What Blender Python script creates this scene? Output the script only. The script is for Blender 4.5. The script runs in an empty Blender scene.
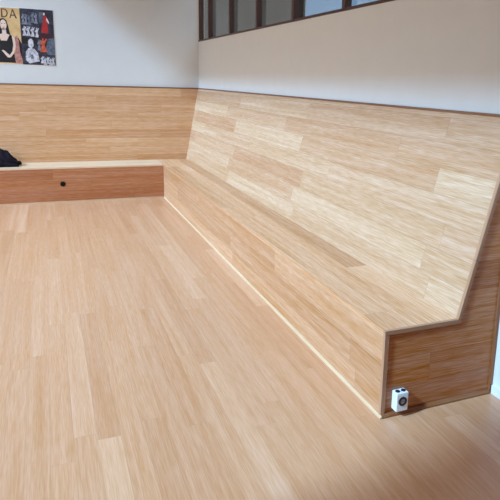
import bpy, bmesh, math, random
from mathutils import Vector, Matrix, noise
random.seed(7)
S = bpy.context.scene
C = S.collection

# ------------------------------------------------------------------ helpers
def lin(c):
    c /= 255.0
    return c / 12.92 if c <= 0.04045 else ((c + 0.055) / 1.055) ** 2.4
def rgb(r, g, b): return (lin(r), lin(g), lin(b), 1.0)

class NT:
    def __init__(s, name):
        s.m = bpy.data.materials.new(name); s.m.use_nodes = True
        s.t = s.m.node_tree; s.b = s.t.nodes['Principled BSDF']
    def n(s, kind, **kw):
        x = s.t.nodes.new(kind)
        for k, v in kw.items(): setattr(x, k, v)
        return x
    def l(s, a, b): s.t.links.new(a, b)
    def math(s, op, a, b=None, c=None):
        x = s.n('ShaderNodeMath', operation=op)
        for i, v in enumerate((a, b, c)):
            if v is None: continue
            if isinstance(v, (int, float)): x.inputs[i].default_value = v
            else: s.l(v, x.inputs[i])
        return x.outputs[0]

def plain(name, col, rough=.5, var=.06, scale=40, spec=.5, bump=0, metallic=0):
    k = NT(name); b = k.b
    b.inputs['Roughness'].default_value = rough
    b.inputs['Specular IOR Level'].default_value = spec
    b.inputs['Metallic'].default_value = metallic
    tc = k.n('ShaderNodeTexCoord'); nz = k.n('ShaderNodeTexNoise')
    nz.inputs['Scale'].default_value = scale; nz.inputs['Detail'].default_value = 5
    k.l(tc.outputs['Object'], nz.inputs['Vector'])
    r = k.n('ShaderNodeValToRGB')
    r.color_ramp.elements[0].position = .3; r.color_ramp.elements[1].position = .7
    r.color_ramp.elements[0].color = tuple(max(0, c * (1 - var)) for c in col[:3]) + (1,)
    r.color_ramp.elements[1].color = tuple(min(1, c * (1 + var)) for c in col[:3]) + (1,)
    k.l(nz.outputs['Fac'], r.inputs['Fac']); k.l(r.outputs['Color'], b.inputs['Base Color'])
    if bump:
        bp = k.n('ShaderNodeBump'); bp.inputs['Strength'].default_value = bump
        bp.inputs['Distance'].default_value = .004
        k.l(nz.outputs['Fac'], bp.inputs['Height']); k.l(bp.outputs['Normal'], b.inputs['Normal'])
    return k.m

def wood(name, cols, width, length, voff=0., uoff=0., seed=0., rough=.38, coat=0., seam=.0012, seamdark=.72,
         grain=.16, spec=.4, coat_rough=.2, tint=(1, 1, 1)):
    """strip boards: u runs along the grain, v across, both in metres (UV map)."""
    k = NT(name); b = k.b
    uv = k.n('ShaderNodeUVMap', uv_map='UVMap'); sp = k.n('ShaderNodeSeparateXYZ')
    k.l(uv.outputs['UV'], sp.inputs[0]); U, V = sp.outputs[0], sp.outputs[1]
    vr = k.math('MULTIPLY_ADD', V, 1 / width, voff / width + 200)
    row = k.math('FLOOR', vr); fv = k.math('SUBTRACT', vr, row)
    w1 = k.n('ShaderNodeTexWhiteNoise', noise_dimensions='1D')
    k.l(k.math('ADD', row, seed), w1.inputs['W'])
    ur = k.math('ADD', k.math('MULTIPLY_ADD', U, 1 / length, uoff), k.math('MULTIPLY', w1.outputs['Value'], 9.0))
    col = k.math('FLOOR', ur); fu = k.math('SUBTRACT', ur, col)
    cv = k.n('ShaderNodeCombineXYZ'); k.l(row, cv.inputs[0]); k.l(col, cv.inputs[1]); cv.inputs[2].default_value = seed
    w3 = k.n('ShaderNodeTexWhiteNoise', noise_dimensions='3D'); k.l(cv.outputs[0], w3.inputs['Vector'])
    ramp = k.n('ShaderNodeValToRGB'); e = ramp.color_ramp.elements
    n = len(cols)
    while len(e) < n: e.new(.5)
    for i, c in enumerate(cols):
        e[i].position = i / (n - 1); e[i].color = rgb(c[0] * tint[0], c[1] * tint[1], c[2] * tint[2])
    k.l(w3.outputs['Value'], ramp.inputs['Fac'])
    def streak(su, sv, detail, dist):
        g = k.n('ShaderNodeCombineXYZ')
        k.l(k.math('MULTIPLY', U, su), g.inputs[0]); k.l(k.math('MULTIPLY', V, sv), g.inputs[1])
        k.l(k.math('MULTIPLY', w3.outputs['Value'], 37.0), g.inputs[2])
        t = k.n('ShaderNodeTexNoise'); t.inputs['Scale'].default_value = 1
        t.inputs['Detail'].default_value = detail; t.inputs['Distortion'].default_value = dist
        k.l(g.outputs[0], t.inputs['Vector']); return t.outputs['Fac']
    a = streak(.9, 30, 5, .6); f = streak(9, 210, 3, .3)
    g = k.math('ADD', k.math('MULTIPLY', k.math('SUBTRACT', a, .5), 1.3 * grain * 2),
               k.math('MULTIPLY', k.math('SUBTRACT', f, .5), grain * 3.2))
    g = k.math('ADD', g, 1.0)
    # fine open gaps between boards
    dv = k.math('MULTIPLY', k.math('MINIMUM', fv, k.math('SUBTRACT', 1.0, fv)), width)
    du = k.math('MULTIPLY', k.math('MINIMUM', fu, k.math('SUBTRACT', 1.0, fu)), length)
    sm = k.math('LESS_THAN', k.math('MINIMUM', dv, du), seam)
    sd = k.math('SUBTRACT', 1.0, k.math('MULTIPLY', sm, 1 - seamdark))
    hs = k.n('ShaderNodeHueSaturation'); k.l(ramp.outputs['Color'], hs.inputs['Color'])
    k.l(k.math('MULTIPLY', g, sd), hs.inputs['Value'])
    k.l(k.math('SUBTRACT', 2.0, g), hs.inputs['Saturation'])
    k.l(hs.outputs['Color'], b.inputs['Base Color'])
    k.l(k.math('MULTIPLY_ADD', f, .12, rough - .06), b.inputs['Roughness'])
    b.inputs['Specular IOR Level'].default_value = spec
    b.inputs['Coat Weight'].default_value = coat; b.inputs['Coat Roughness'].default_value = coat_rough
    bp = k.n('ShaderNodeBump'); bp.inputs['Strength'].default_value = .12; bp.inputs['Distance'].default_value = .002
    k.l(k.math('SUBTRACT', f, k.math('MULTIPLY', sm, .8)), bp.inputs['Height'])
    k.l(bp.outputs['Normal'], b.inputs['Normal'])
    return k.m

def prism(bm, pts, d):
    """closed polygon pts (3D) swept by vector d"""
    d = Vector(d); a = [bm.verts.new(p) for p in pts]; b = [bm.verts.new(Vector(p) + d) for p in pts]
    n = len(a); bm.faces.new(a); bm.faces.new(list(reversed(b)))
    for i in range(n):
        j = (i + 1) % n; bm.faces.new((a[j], a[i], b[i], b[j]))
    return bm
def box(bm, x0, x1, y0, y1, z0, z1):
    return prism(bm, [(x0, y0, z0), (x0, y1, z0), (x1, y1, z0), (x1, y0, z0)], (0, 0, z1 - z0))
def cyl(bm, c, axis, r, h, seg=24, r2=None):
    m = Matrix.Translation(c) @ Vector((0, 0, 1)).rotation_difference(Vector(axis)).to_matrix().to_4x4() @ Matrix.Translation((0, 0, h / 2))
    bmesh.ops.create_cone(bm, cap_ends=True, segments=seg, radius1=r, radius2=r if r2 is None else r2, depth=h, matrix=m)
def ring(bm, c, axis, r0, r1, h, seg=28):
    q = Vector((0, 0, 1)).rotation_difference(Vector(axis)).to_matrix(); c = Vector(c)
    V = []
    for i in range(seg):
        t = 2 * math.pi * i / seg; cs, sn = math.cos(t), math.sin(t)
        V.append([bm.verts.new(c + q @ Vector((r * cs, r * sn, z))) for r, z in ((r0, 0), (r1, 0), (r1, h), (r0, h))])
    for i in range(seg):
        a, b = V[i], V[(i + 1) % seg]
        for j in range(4):
            jj = (j + 1) % 4; bm.faces.new((a[j], b[j], b[jj], a[jj]))

def obj(name, bm, mat, parent=None, grain=None, bevel=0, smooth=False, loc=None):
    bmesh.ops.recalc_face_normals(bm, faces=bm.faces[:])
    if bevel:
        bmesh.ops.bevel(bm, geom=[e for e in bm.edges if e.calc_face_angle(0) > .6], offset=bevel, segments=2, affect='EDGES', profile=.6)
    if grain:
        g = Vector(grain).normalized(); L = bm.loops.layers.uv.new('UVMap')
        for f in bm.faces:
            n = f.normal; v = n.cross(g)
            if v.length < .3: v = Vector((0, 0, 1)) if abs(g.z) < .9 else Vector((1, 0, 0))
            v.normalize()
            big = max(range(3), key=lambda i: abs(v[i]))
            if v[big] < 0: v = -v
            for lp in f.loops: lp[L].uv = (lp.vert.co.dot(g), lp.vert.co.dot(v))
    me = bpy.data.meshes.new(name); bm.to_mesh(me); bm.free()
    if mat: me.materials.append(mat)
    if smooth:
        for p in me.polygons: p.use_smooth = True
    o = bpy.data.objects.new(name, me); C.objects.link(o)
    if parent:
        o.parent = parent
        root = parent
        while root.parent: root = root.parent
        if parent is root: o.matrix_parent_inverse = Matrix.Translation(root.location).inverted()
    return o
def bmn(): return bmesh.new()
def thing(name, label, cat, loc=(0, 0, 0)):
    o = bpy.data.objects.new(name, None); C.objects.link(o); o.location = loc; o.empty_display_size = .1
    o['label'] = label; o['category'] = cat; return o
def struct(name, bm, mat, label=None, **kw):
    o = obj(name, bm, mat, **kw)
    if not kw.get('parent'):
        o['kind'] = 'structure'
        if label: o['label'] = label; o['category'] = name.split('_')[0]
    return o

# ------------------------------------------------------------------ dimensions (metres)
H, D, B, T, L = .45, .4177, .2518, 1.443, 5.637
D2, B2 = .50, .30
XW, YW = .685, 6.467
XL, YF, ZC = -3.3, -5.2, 5.2
ZS, ZH = 2.112, 3.25          # clerestory sill / head
YB = L + D2                   # inner seat corner

# ------------------------------------------------------------------ materials
OAK = [(196, 150, 108), (208, 168, 126), (215, 180, 140), (204, 160, 116), (224, 192, 152)]
m_floor = wood('floor_oak_strip', [(189, 151, 113), (193, 156, 118), (197, 161, 123), (191, 153, 115), (206, 175, 140)],
               .098, 1.5, seed=3, rough=.42, spec=.6, coat=.55, coat_rough=.32, tint=(1.05, .955, .935), seam=.0008, seamdark=.8, grain=.125)
m_back = wood('backrest_oak_boards', [(194, 156, 120), (203, 172, 136), (212, 186, 152), (198, 163, 127), (218, 196, 164)],
              .142, 1.9, voff=.03, seed=11, rough=.42, tint=(.95, .885, .87), grain=.2)
m_back2 = wood('rear_backrest_oak_boards', [(196, 154, 110), (204, 164, 120), (210, 174, 132), (200, 158, 114), (214, 180, 138)],
               .12, 1.5, seed=23, rough=.42, tint=(.98, .88, .84), grain=.17)
m_seat = wood('seat_oak_boards', [(190, 152, 114), (206, 172, 136), (184, 146, 108), (214, 184, 150)], .14, 2.6, seed=5, rough=.36, tint=(1.04, .945, .90), grain=.24, coat=.2)
m_seat2 = wood('rear_seat_oak_sheen', [(222, 188, 154), (230, 198, 166)], .17, 2.6, seed=7, rough=.36, grain=.1, coat=.3)  # paler boards: bright grazing sheen is put into the base colour
m_front = wood('front_oak_boards', [(196, 160, 122), (206, 172, 134), (214, 182, 146), (192, 156, 118)], .15, 2.2, voff=.012, seed=31, rough=.42, tint=(.93, .83, .78), grain=.2)
m_front2 = wood('rear_front_oak_shaded', [(182, 132, 92), (190, 142, 100), (196, 150, 108)], .15, 2.2, seed=41, rough=.45, tint=(.95, .83, .80), grain=.17)  # darker copy of the front oak, its shade painted into the colour
m_end = wood('end_oak_shaded', [(158, 110, 72), (168, 120, 82), (178, 132, 92), (164, 114, 76)], .148, 2.2, seed=53, rough=.5, tint=(1.1, .97, .84), grain=.22)  # same oak, with the shadow on this end baked into the browns
m_lip = wood('oak_lipping', [(206, 172, 134), (214, 182, 146)], 1.0, 3.0, voff=.5, seed=61, rough=.4, tint=(.84, .74, .72), grain=.12)
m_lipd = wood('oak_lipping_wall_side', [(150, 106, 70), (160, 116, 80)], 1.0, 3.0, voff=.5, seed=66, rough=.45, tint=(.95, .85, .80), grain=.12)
m_plinth = wood('oak_skirting_strip', [(206, 172, 138), (214, 182, 150)], 1.0, 2.4, voff=.5, seed=71, rough=.35, grain=.08)
m_rail = wood('brown_cap_rail', [(128, 88, 66), (142, 100, 74)], 1.0, 2.5, voff=.5, seed=81, rough=.5, grain=.15)
m_frame = wood('dark_window_timber', [(70, 38, 26), (84, 46, 30)], 1.0, 2.0, voff=.5, seed=91, rough=.45, grain=.2)
m_wall = plain('white_wall_paint', rgb(227, 226, 226), rough=.75, var=.012, scale=6, spec=.2, bump=.03)
m_ceil = wood('timber_ceiling_boards', [(150, 98, 58), (164, 110, 68)], .12, 3.0, seed=101, rough=.6)
m_ground = plain('outdoor_gravel', rgb(150, 140, 126), rough=.95, var=.15, scale=3, spec=.1)
m_facade = plain('beige_render', rgb(196, 164, 132), rough=.9, var=.05, scale=2, spec=.1)
m_brownwall = plain('brown_grey_render', rgb(62, 50, 42), rough=.9, var=.08, scale=1.5, spec=.1)
m_greywall = plain('blue_grey_render', rgb(104, 108, 118), rough=.9, var=.06, scale=1.5, spec=.1)
m_black = plain('black_cloth', rgb(30, 24, 34), rough=.9, var=.35, scale=60, spec=.15, bump=.5)
m_plastic = plain('white_socket_plastic', rgb(232, 234, 238), rough=.35, var=.01)
m_navy = plain('dark_socket_plastic', rgb(34, 36, 46), rough=.4, var=.05)
m_grey = plain('grey_socket_core', rgb(150, 146, 148), rough=.4, var=.05)
m_hole = plain('black_hole_sleeve', rgb(22, 18, 18), rough=.6, var=.05)
m_metal = plain('steel_pin', rgb(190, 190, 194), rough=.3, metallic=1)

k = NT('window_glass')                                 # clear pane, reflects by Fresnel
t = k.n('ShaderNodeBsdfTransparent'); g = k.n('ShaderNodeBsdfGlossy'); g.inputs['Roughness'].default_value = .015
t.inputs['Color'].default_value = (.86, .9, .9, 1)
fr = k.n('ShaderNodeFresnel'); ge = k.n('ShaderNodeNewGeometry'); k.l(k.math('MULTIPLY_ADD', ge.outputs['Backfacing'], 1 / 1.5 - 1.5, 1.5), fr.inputs['IOR'])
mx = k.n('ShaderNodeMixShader'); k.l(fr.outputs[0], mx.inputs[0]); k.l(t.outputs[0], mx.inputs[1]); k.l(g.outputs[0], mx.inputs[2])
k.l(mx.outputs[0], k.t.nodes['Material Output'].inputs['Surface']); m_glass = k.m

# ------------------------------------------------------------------ room shell
struct('floor', box(bmn(), XL - .3, XW + .085, YF - .2, YW + .2, -.1, 0), m_floor, 'pale oak strip floor filling the foreground', grain=(0, 1, 0))
struct('ceiling', box(bmn(), XL - .3, XW + .085, YF - .2, YW + .2, ZC, ZC + .15), m_ceil, grain=(0, 1, 0))
struct('wall_back', box(bmn(), XL - .3, XW + .085, YW, YW + .2, 0, ZC), m_wall, 'white plaster wall behind the rear bench')
bm = bmn()
WY0, WY1 = -3.13, YW - .02                             # clerestory span
WT = .085
box(bm, XW, XW + WT, YF, YW, 0, ZS); box(bm, XW, XW + WT, YF, YW, ZH, ZC)
box(bm, XW, XW + WT, YF, WY0, ZS, ZH); box(bm, XW, XW + WT, WY1, YW, ZS, ZH)
struct('wall_right', bm, m_wall, 'white plaster wall under the high windows')
struct('wall_front', box(bmn(), XL - .3, XW + .085, YF - .2, YF, 0, ZC), m_wall)
LY0, LY1, LZ1 = -1.0, 6.3, 4.82                         # open garden side of the room
bm = bmn()
box(bm, XL - .2, XL, YF, LY0, 0, ZC); box(bm, XL - .2, XL, LY1, YW, 0, ZC); box(bm, XL - .2, XL, LY0, LY1, LZ1, ZC)
struct('wall_left', bm, m_wall)
struct('ground', box(bmn(), -60, 60, -60, 60, -.35, -.15), m_ground)
struct('neighbouring_building', box(bmn(), -26, -22, -34, 44, -.15, 15.5), m_facade)  # unseen block added to cut low sky and bounce warm light inside
struct('neighbouring_building', box(bmn(), 6, 10, 15.7, 60, -.15, 9), m_brownwall)
struct('neighbouring_building', box(bmn(), 6.2, 10, -12, 15.2, -.15, 7.5), m_greywall)
struct('baseboard_right', box(bmn(), XW - .014, XW, YF, -.012, 0, .05), m_plastic, 'low white skirting beside the bench end', bevel=.002)

# high window band on the right wall: frame with posts and panes
bm = bmn()
FX0, FX1 = XW - .004, XW + .075
box(bm, FX0, FX1, WY0, WY1, ZS, ZS + .022); box(bm, FX0, FX1, WY0, WY1, ZH - .05, ZH)
box(bm, FX0, FX1, WY0, WY0 + .04, ZS + .03, ZH - .05); box(bm, FX0 + .01, FX1, WY1 - .015, WY1, ZS + .03, ZH - .05)
win = struct('window_1', bm, m_frame, 'dark brown timber window band high on the right wall', grain=(0, 1, 0))
ys = [5.86 - i * .992 for i in range(9)]
for y in ys:
    obj('mullion', box(bmn(), FX0 - .004, XW + .048, y - .027, y + .027, ZS + .005, ZH - .02), m_frame, win, grain=(0, 0, 1), bevel=.002)
edges = [WY1 - .015] + ys + [WY0 + .04]
for a, b_ in zip(edges[:-1], edges[1:]):
    a2 = a - (.027 if a in ys else 0); b2 = b_ + (.027 if b_ in ys else 0)
    obj('pane', box(bmn(), XW + .04, XW + .045, b2, a2, ZS + .03, ZH - .05), m_glass, win)

# ------------------------------------------------------------------ long bench on the right wall
rb = thing('built_in_corner_bench', 'long L-shaped oak bench with sloping board back built into the corner', 'bench', (0, L, 0))
G = .003
obj('front_panel', box(bmn(), 0, .02, .016, L, 0, H - .02), m_front, rb, grain=(0, 1, 0))
obj('seat', box(bmn(), -.003, D + .004, .012, YB - .002, H - .02, H), m_seat, rb, grain=(0, 1, 0))
bm = bmn()
th = .02
vb = [(D, .014, H), (D, YB, H), (D + B, YB + B2, T), (D + B, .014, T)]
a = [bm.verts.new(p) for p in vb]; b_ = [bm.verts.new((p[0] + th * .5, p[1], p[2] - .003)) for p in vb]
bm.faces.new(a); bm.faces.new(list(reversed(b_)))
for i in range(4):
    j = (i + 1) % 4; bm.faces.new((a[j], a[i], b_[i], b_[j]))
obj('backrest', bm, m_back, rb, grain=(0, 1, 0))
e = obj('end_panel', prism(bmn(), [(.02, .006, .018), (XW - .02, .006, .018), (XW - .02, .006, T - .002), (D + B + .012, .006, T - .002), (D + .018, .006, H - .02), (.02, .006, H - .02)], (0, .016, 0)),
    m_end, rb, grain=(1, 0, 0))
e['label'] = 'shadow-toned boarded end of the bench'
# lipping round the end
obj('edge_strip', box(bmn(), -.003, .02, -.003, .016, .012, H - .02), m_lip, rb, grain=(0, 0, 1), bevel=.0015)
obj('edge_strip', box(bmn(), -.005, D + .016, -.004, .014, H - .021, H + .001), m_lip, rb, grain=(1, 0, 0), bevel=.0015)
s = Vector((B, 0, T - H)).normalized(); nrm = Vector((s.z, 0, -s.x))
p0 = Vector((D, -.004, H - .002)); p1 = Vector((D + B, -.004, T))
obj('edge_strip', prism(bmn(), [p0 - nrm * .001, p1 - nrm * .001, p1 + nrm * .017, p0 + nrm * .017], (0, .02, 0)), m_lip, rb, grain=s)
obj('edge_strip', box(bmn(), XW - .02, XW - .001, -.006, .014, 0, T), m_lipd, rb, grain=(0, 0, 1), bevel=.0015)
pb = obj('plinth_strip', prism(bmn(), [(-.011, -.014, 0), (.001, -.014, 0), (.001, -.014, .015), (-.003, -.014, .015), (-.011, -.014, .006)], (0, L + .006, 0)), m_plinth, rb, grain=(0, 1, 0))
obj('plinth_strip', prism(bmn(), [(.001, -.014, 0), (.001, .006, 0), (.001, .006, .018), (.001, -.004, .018), (.001, -.014, .008)], (XW - .022, 0, 0)), m_lipd, rb, grain=(1, 0, 0))
obj('cap_rail', box(bmn(), D + B - .006, XW - .001, .0, YB + B2, T, T + .012), m_rail, rb, grain=(0, 1, 0))

# ------------------------------------------------------------------ bench across the rear wall
bb = rb
X0 = XL + .01
hx, hz, hr, hs = -1.26, .236, .03, .06
bm = bmn()
y0, y1 = L, L + .02
box(bm, X0, hx - hs, y0, y1, 0, H - .02); box(bm, hx + hs, -.001, y0, y1, 0, H - .02)
box(bm, hx - hs, hx + hs, y0, y1, 0, hz - hs); box(bm, hx - hs, hx + hs, y0, y1, hz + hs, H - .02)
N = 32
for yy in (y0, y1):
    inn = []; out = []
    for i in range(N):
        t_ = 2 * math.pi * (i + .5) / N; c_, s_ = math.cos(t_), math.sin(t_); q = hs / max(abs(c_), abs(s_))
        inn.append(bm.verts.new((hx + hr * c_, yy, hz + hr * s_))); out.append(bm.verts.new((hx + q * c_, yy, hz + q * s_)))
    for i in range(N):
        j = (i + 1) % N; bm.faces.new((inn[i], inn[j], out[j], out[i]))
    # corners of the square
    for sx in (-1, 1):
        for sz in (-1, 1):
            v = bm.verts.new((hx + sx * hs, yy, hz + sz * hs))
            near = sorted(range(N), key=lambda i: (out[i].co - v.co).length)[:2]
            bm.faces.new((v, out[near[0]], out[near[1]]))
rf = obj('front_panel', bm, m_front2, bb, grain=(1, 0, 0))
bm = bmn(); ring(bm, (hx, L - .003, hz), (0, 1, 0), hr - .005, hr + .003, .05)
cyl(bm, (hx, L + .03, hz), (0, 1, 0), hr - .004, .004)
o = obj('cable_hole', bm, m_hole, rf); o['label'] = 'black round cable hole'
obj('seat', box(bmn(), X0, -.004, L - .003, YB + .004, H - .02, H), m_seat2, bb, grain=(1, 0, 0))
bm = bmn()
vb = [(X0, YB, H), (D, YB, H), (D + B, YB + B2, T), (X0, YB + B2, T)]
a = [bm.verts.new(p) for p in vb]; b_ = [bm.verts.new((p[0], p[1] + th * .5, p[2] - .003)) for p in vb]
bm.faces.new(a); bm.faces.new(list(reversed(b_)))
for i in range(4):
    j = (i + 1) % 4; bm.faces.new((a[j], a[i], b_[i], b_[j]))
obj('backrest', bm, m_back2, bb, grain=(1, 0, 0))
obj('plinth_strip', box(bmn(), X0, -.016, L - .012, L - .0005, 0, .016), m_plinth, bb, grain=(1, 0, 0))
obj('cap_rail', box(bmn(), X0, D + B - .006, YB + B2 - .006, YW - .001, T, T + .012), m_rail, bb, grain=(1, 0, 0))

# ------------------------------------------------------------------ socket box on the bench end
sk = thing('socket_box', 'small white socket box with a round dark outlet on the bench end', 'socket', (.09, -.025, .045))
obj('housing', box(bmn(), .061, .127, -.040, .0055, .038, .134), m_plastic, sk, bevel=.004)
bm = bmn(); ring(bm, (.094, -.0395, .091), (0, -1, 0), .0135, .0235, .004)
obj('outlet_ring', bm, m_navy, sk)
bm = bmn(); cyl(bm, (.094, -.0395, .091), (0, -1, 0), .0136, .002)
core = obj('outlet_core', bm, m_grey, sk)
for dx in (-.006, .006):
    bm = bmn(); cyl(bm, (.094 + dx, -.0412, .091), (0, -1, 0), .0026, .001, 12)
    obj('pin_hole', bm, m_navy, core)
for x in (.077, .109):
    bm = bmn(); cyl(bm, (x, -.018, .1335), (0, 0, 1), .0115, .005, 24, .0105)
    obj('cable_cap', bm, m_navy, sk)

# ------------------------------------------------------------------ dark jacket heaped on the rear bench
jk = thing('jacket', 'black jacket lying in a heap on the rear bench seat', 'jacket', (-2.05, L + .27, H))
prof = [(-2.42, 0), (-2.36, .12), (-2.2, .2), (-2.05, .225), (-1.97, .195), (-1.93, .18), (-1.885, .145), (-1.83, .115), (-1.79, .07), (-1.765, .035), (-1.75, 0)]
def ph(x):
    for (xa, za), (xb, zb) in zip(prof[:-1], prof[1:]):
        if xa <= x <= xb: return za + (zb - za) * (x - xa) / (xb - xa)
    return 0
bm = bmn(); nx, ny = 60, 32; gridv = []
ja, jb = L + .13, L + .475
for i in range(nx + 1):
    x = -2.42 + .67 * i / nx; col = []
    for j in range(ny + 1):
        v = j / ny; y = ja + (jb - ja) * v
        env = math.sin(math.pi * v) ** .55 if 0 < v < 1 else 0
        w = noise.noise(Vector((x * 14 + y * 5, y * 11, 2.3))) * .05 + noise.noise(Vector((x * 34, y * 28 + x * 12, 7.1))) * .028
        z = max(0, ph(x) * env + w * min(1, ph(x) * env * 14))
        col.append(bm.verts.new((x, y, H + .001 + z)))
    gridv.append(col)
for i in range(nx):
    for j in range(ny):
        bm.faces.new((gridv[i][j], gridv[i + 1][j], gridv[i + 1][j + 1], gridv[i][j + 1]))
bm.faces.new([gridv[i][0] for i in range(nx + 1)] + [gridv[nx][j] for j in range(1, ny + 1)] + [gridv[i][ny] for i in range(nx - 1, -1, -1)] + [gridv[0][j] for j in range(ny - 1, 0, -1)])
obj('body', bm, m_black, jk, smooth=True)
bm = bmn(); path = [(-1.98, L + 0.23, .17, .05), (-1.92, L + 0.20, .12, .05), (-1.86, L + 0.19, .07, .045), (-1.80, L + 0.21, .042, .04), (-1.765, L + 0.24, .036, .034), (-1.745, L + 0.28, .03, .028)]
rings = []
for q, (x, y, z, r) in enumerate(path):
    p = Vector((x, y, H + z)); nxt = Vector(path[min(q + 1, 5)][:2] + (0,)) - Vector(path[max(q - 1, 0)][:2] + (0,)); nxt.normalize()
    side = Vector((-nxt.y, nxt.x, 0))
    rr = []
    for i in range(14):
        t_ = 2 * math.pi * i / 14; k_ = r * (1 + .18 * math.sin(3 * t_ + q * 1.7))
        rr.append(bm.verts.new(p + side * math.cos(t_) * k_ + Vector((0, 0, max(-z + .001, math.sin(t_) * k_ * .85)))))
    rings.append(rr)
for r0, r1 in zip(rings[:-1], rings[1:]):
    for i in range(14): bm.faces.new((r0[i], r0[(i + 1) % 14], r1[(i + 1) % 14], r1[i]))
bm.faces.new(rings[0]); bm.faces.new(rings[-1])
obj('sleeve', bm, m_black, jk, smooth=True)

# ------------------------------------------------------------------ poster on the rear wall
PX = lambda px: -1.246 + (px - 55.5) * .01124
PZ = lambda py: 2.405 - (py - 9.5) * .01275
ps = thing('poster', 'wide glossy poster with a woman in black and a photo collage on the white wall', 'poster', (PX(20), YW, PZ(65)))
def pm(name, r, g, b, r2=None, scale=60):
    k = NT(name); tc = k.n('ShaderNodeTexCoord'); nz = k.n('ShaderNodeTexNoise'); nz.inputs['Scale'].default_value = scale; nz.inputs['Detail'].default_value = 3
    k.l(tc.outputs['Object'], nz.inputs['Vector']); rp = k.n('ShaderNodeValToRGB')
    rp.color_ramp.elements[0].position = .38; rp.color_ramp.elements[1].position = .62
    rp.color_ramp.elements[0].color = rgb(r, g, b); rp.color_ramp.elements[1].color = rgb(*(r2 or (min(255, r + 14), min(255, g + 14), min(255, b + 14))))
    k.l(nz.outputs['Fac'], rp.inputs['Fac']); k.l(rp.outputs['Color'], k.b.inputs['Base Color']); k.b.inputs['Roughness'].default_value = .4
    return k.m
p_white = pm('poster_paper', 226, 228, 232); p_gold = pm('poster_gold_ground', 222, 178, 120, (234, 200, 146), 9)
p_dark = pm('poster_dark_print', 40, 38, 52, (66, 64, 80), 25); p_black = pm('poster_black_print', 20, 17, 22)
p_skin = pm('poster_skin_print', 236, 208, 196); p_pink = pm('poster_pink_print', 176, 112, 110, (206, 150, 136), 30)
p_red = pm('poster_red_print', 176, 40, 44); p_orange = pm('poster_orange_print', 196, 84, 62, (214, 110, 80), 40)
p_pale = pm('poster_pale_print', 228, 226, 234, (170, 166, 180), 40); p_grey = pm('poster_grey_print', 108, 110, 128, (146, 148, 164), 35)
p_letter = pm('poster_letter_print', 92, 68, 52); p_slate = pm('poster_slate_print', 74, 84, 104, (110, 120, 138), 40); p_mar = pm('poster_maroon_print', 62, 26, 34)
def flat(name, mat, polys, layer, parent):
    bm = bmn()
    for pl in polys:
        prism(bm, [(PX(x), YW - .002 - layer * .0006, PZ(y)) for x, y in pl], (0, .0006, 0))
    return obj(name, bm, mat, parent)
def ell(cx, cy, rx, ry, n=18, a0=0): return [(cx + rx * math.cos(2 * math.pi * i / n), cy + ry * math.sin(2 * math.pi * i / n)) for i in range(n)]
def R_(x0, y0, x1, y1): return [(x0, y0), (x1, y0), (x1, y1), (x0, y1)]
sheet = obj('sheet', prism(bmn(), [(PX(-15.5), YW - .002, PZ(9)), (PX(55.6), YW - .002, PZ(9)), (PX(55.6), YW - .002, PZ(64.8)), (PX(-15.5), YW - .002, PZ(64.8))], (0, .0016, 0)), p_white, ps)
mp = flat('portrait_print', p_gold, [R_(-15.2, 9.9, 20.1, 64.3)], 1, ps)
cp = flat('collage_print', p_dark, [R_(20.1, 9.5, 55.4, 64.6)], 1, ps)
# woman in a black dress
flat('hair', p_black, [[(-3, 24), (-1, 21), (3, 20), (6, 22), (7.6, 28), (8.6, 34), (10, 38), (6, 40), (-4, 40), (-4.4, 30)]], 2, mp)
flat('dress', p_black, [[(-8, 37), (-4, 36.5), (-1, 42), (5, 42), (8, 36), (10.4, 36.5), (11.5, 44), (12, 55), (13, 63.4), (-12, 63), (-10, 46)], [(17, 38), (20.1, 44), (20.2, 63.8), (16.5, 63.5), (15, 55)]], 2, mp)
flat('skin', p_skin, [ell(2.6, 26.5, 3.3, 5.0), [(1, 30), (4.8, 30), (5.2, 35), (8.4, 36), (5, 41.6), (-.6, 41.6), (-4, 36.5), (.8, 35)],
     [(10.4, 37), (13.2, 39), (13.8, 47), (11.4, 54), (7.6, 58.4), (6.6, 56.4), (10, 52), (11.4, 45)], [(-1, 51.5), (1, 51), (7.6, 56.4), (7, 58.6), (4.5, 58)]], 3, mp)
flat('eye', p_mar, [ell(1.2, 25.4, .75, .3, 10)], 4, mp); flat('eye', p_mar, [ell(4.2, 25.4, .75, .3, 10)], 4, mp); flat('mouth', p_mar, [ell(2.7, 29.0, .8, .28, 10)], 4, mp)
flat('drape', p_pink, [[(13.4, 38), (16, 36), (17.4, 42), (17.8, 52), (20, 60), (20.2, 63.8), (13, 63.4), (12, 57), (14, 48)]], 3, mp)
# title letters
def letter(polys): return flat('title_letter', p_letter, polys, 2, mp)
letter([[(1.0, 10.8), (2.6, 10.8), (2.6, 19.4), (1.0, 19.4)], [(2.6, 10.8), (5.4, 11.0), (7.4, 12.4), (8.2, 15), (7.2, 17.8), (5.2, 19.2), (2.6, 19.4), (2.6, 18.3), (4.8, 18.1), (6.2, 17), (6.8, 15), (6.2, 13), (4.8, 12), (2.6, 11.9)]])
letter([[(12.6, 10.9), (13.6, 10.9), (17.2, 19.7), (15.6, 19.7), (12.8, 12.9), (10.6, 19.6), (9.3, 19.6)], [(11.2, 16.2), (14.8, 16.2), (15.2, 17.3), (10.9, 17.3)]])
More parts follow.
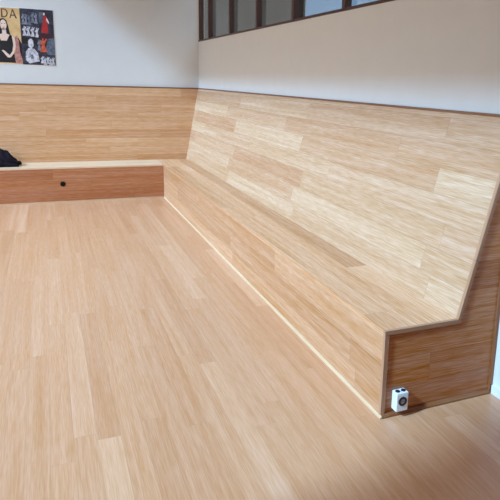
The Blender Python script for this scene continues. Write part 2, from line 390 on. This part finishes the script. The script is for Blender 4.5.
# collage of dancers
def dancer(x, y, h, mat, layer=2, w=1.0, parent=None, nm='dancer_print'):
    hw = h * .13 * w
    flat(nm, mat, [ell(x, y + h * .08, h * .065, h * .08, 10), [(x - hw * .5, y + h * .17), (x + hw * .5, y + h * .17), (x + hw * 1.1, y + h * .02), (x + hw * 1.5, y + h * .06), (x + hw * .8, y + h * .34), (x + hw * .5, y + h * .5), (x + hw * 1.4, y + h), (x - hw * 1.4, y + h), (x - hw * .5, y + h * .5), (x - hw * 1.5, y + h * .42), (x - hw * 1.2, y + h * .3)]], layer, parent or cp)
flat('photo_panel', p_mar, [R_(38.5, 33, 53.8, 52)], 2, cp); flat('photo_panel', p_black, [R_(21, 37.5, 36, 44)], 2, cp)
flat('photo_panel', p_slate, [[(48, 38), (55, 37), (55.2, 54), (47, 54), (46, 48)]], 3, cp)
flat('photo_panel', p_slate, [R_(40.2, 12, 44, 22)], 2, cp)
for x in (23, 26, 29.5, 33, 36.5): dancer(x + .3, 12.5 + (x % 3), 10.5, p_grey if x != 29.5 else p_slate)
for x in (24, 28, 32.5, 37): dancer(x, 26.5 + (x % 2), 9.5, p_pale, 2, 1.3)
flat('dancer_print', p_red, [[(44.8, 16), (47.5, 15), (49, 18), (48.2, 22), (49.4, 27), (48.8, 32.4), (41.6, 32), (42.6, 26), (44.4, 21)]], 3, cp)
flat('dancer_print', p_skin, [ell(45.6, 13.6, 1.1, 1.5, 10), [(48.4, 17), (50.8, 21.6), (50.2, 23.2), (47.6, 19.6)]], 4, cp)
dancer(43, 37.5, 14, p_orange, 4, 1.6); dancer(38.8, 39, 11, p_grey, 4, 1.1)
flat('dancer_print', p_pale, [ell(29.8, 43.4, 3.0, 4.8), [(27, 48), (33, 48.4), (37, 53), (38.2, 61), (33, 62), (27.4, 63.6), (23.4, 60), (24, 52)]], 3, cp)
flat('dancer_print', p_grey, [[(28.5, 55), (31, 54), (32.6, 58), (29.4, 59.4)]], 4, cp)
for x, y in ((41.2, 55.5), (44, 57), (47, 56), (50, 57.2), (52.8, 56.6)): dancer(x, y, 7.4, p_pale, 4, 1.5)

# ------------------------------------------------------------------ daylight
w = bpy.data.worlds.new('World'); S.world = w; w.use_nodes = True
nt = w.node_tree; bg = nt.nodes['Background']
def wn(kind, **kw):
    x = nt.nodes.new(kind)
    for a_, b_ in kw.items(): setattr(x, a_, b_)
    return x
bg.inputs['Color'].default_value = (.68, .84, 1.0, 1); bg.inputs['Strength'].default_value = 2.15
sun = bpy.data.lights.new('skylight_sun', 'SUN'); so = bpy.data.objects.new('skylight_sun', sun); C.objects.link(so)
sun.energy = 4.2; sun.angle = math.radians(5); sun.color = (.38, .68, 1.0)  # blue sun lamp stands in for bright skylight from the left
sd = Vector((.98, .2, -.805)); so.rotation_euler = sd.to_track_quat('-Z', 'Y').to_euler(); so.location = (-10, 0, 9)

# ------------------------------------------------------------------ camera
cam = bpy.data.cameras.new('camera'); co = bpy.data.objects.new('camera', cam); C.objects.link(co)
yaw, pitch, roll, F = .4194, .2122, .0308, 576.7
f = Vector((math.sin(yaw) * math.cos(pitch), math.cos(yaw) * math.cos(pitch), -math.sin(pitch)))
r = Vector((math.cos(yaw), -math.sin(yaw), 0)); u = r.cross(f)
r2 = math.cos(roll) * r + math.sin(roll) * u; u2 = -math.sin(roll) * r + math.cos(roll) * u
M = Matrix((r2, u2, -f)).transposed().to_4x4(); M.translation = (-1.4005, -2.1415, 1.5806)
co.matrix_world = M
cam.sensor_width = 36; cam.lens = F * 36 / 500; cam.clip_start = .05
cam.shift_x = -1.0608 * 50 / 500; cam.shift_y = -.8641 * 50 / 500
S.camera = co
v = S.view_settings; v.view_transform = 'Standard'; v.look = 'None'; v.gamma = 1; v.use_curve_mapping = False
v.exposure = 0.68
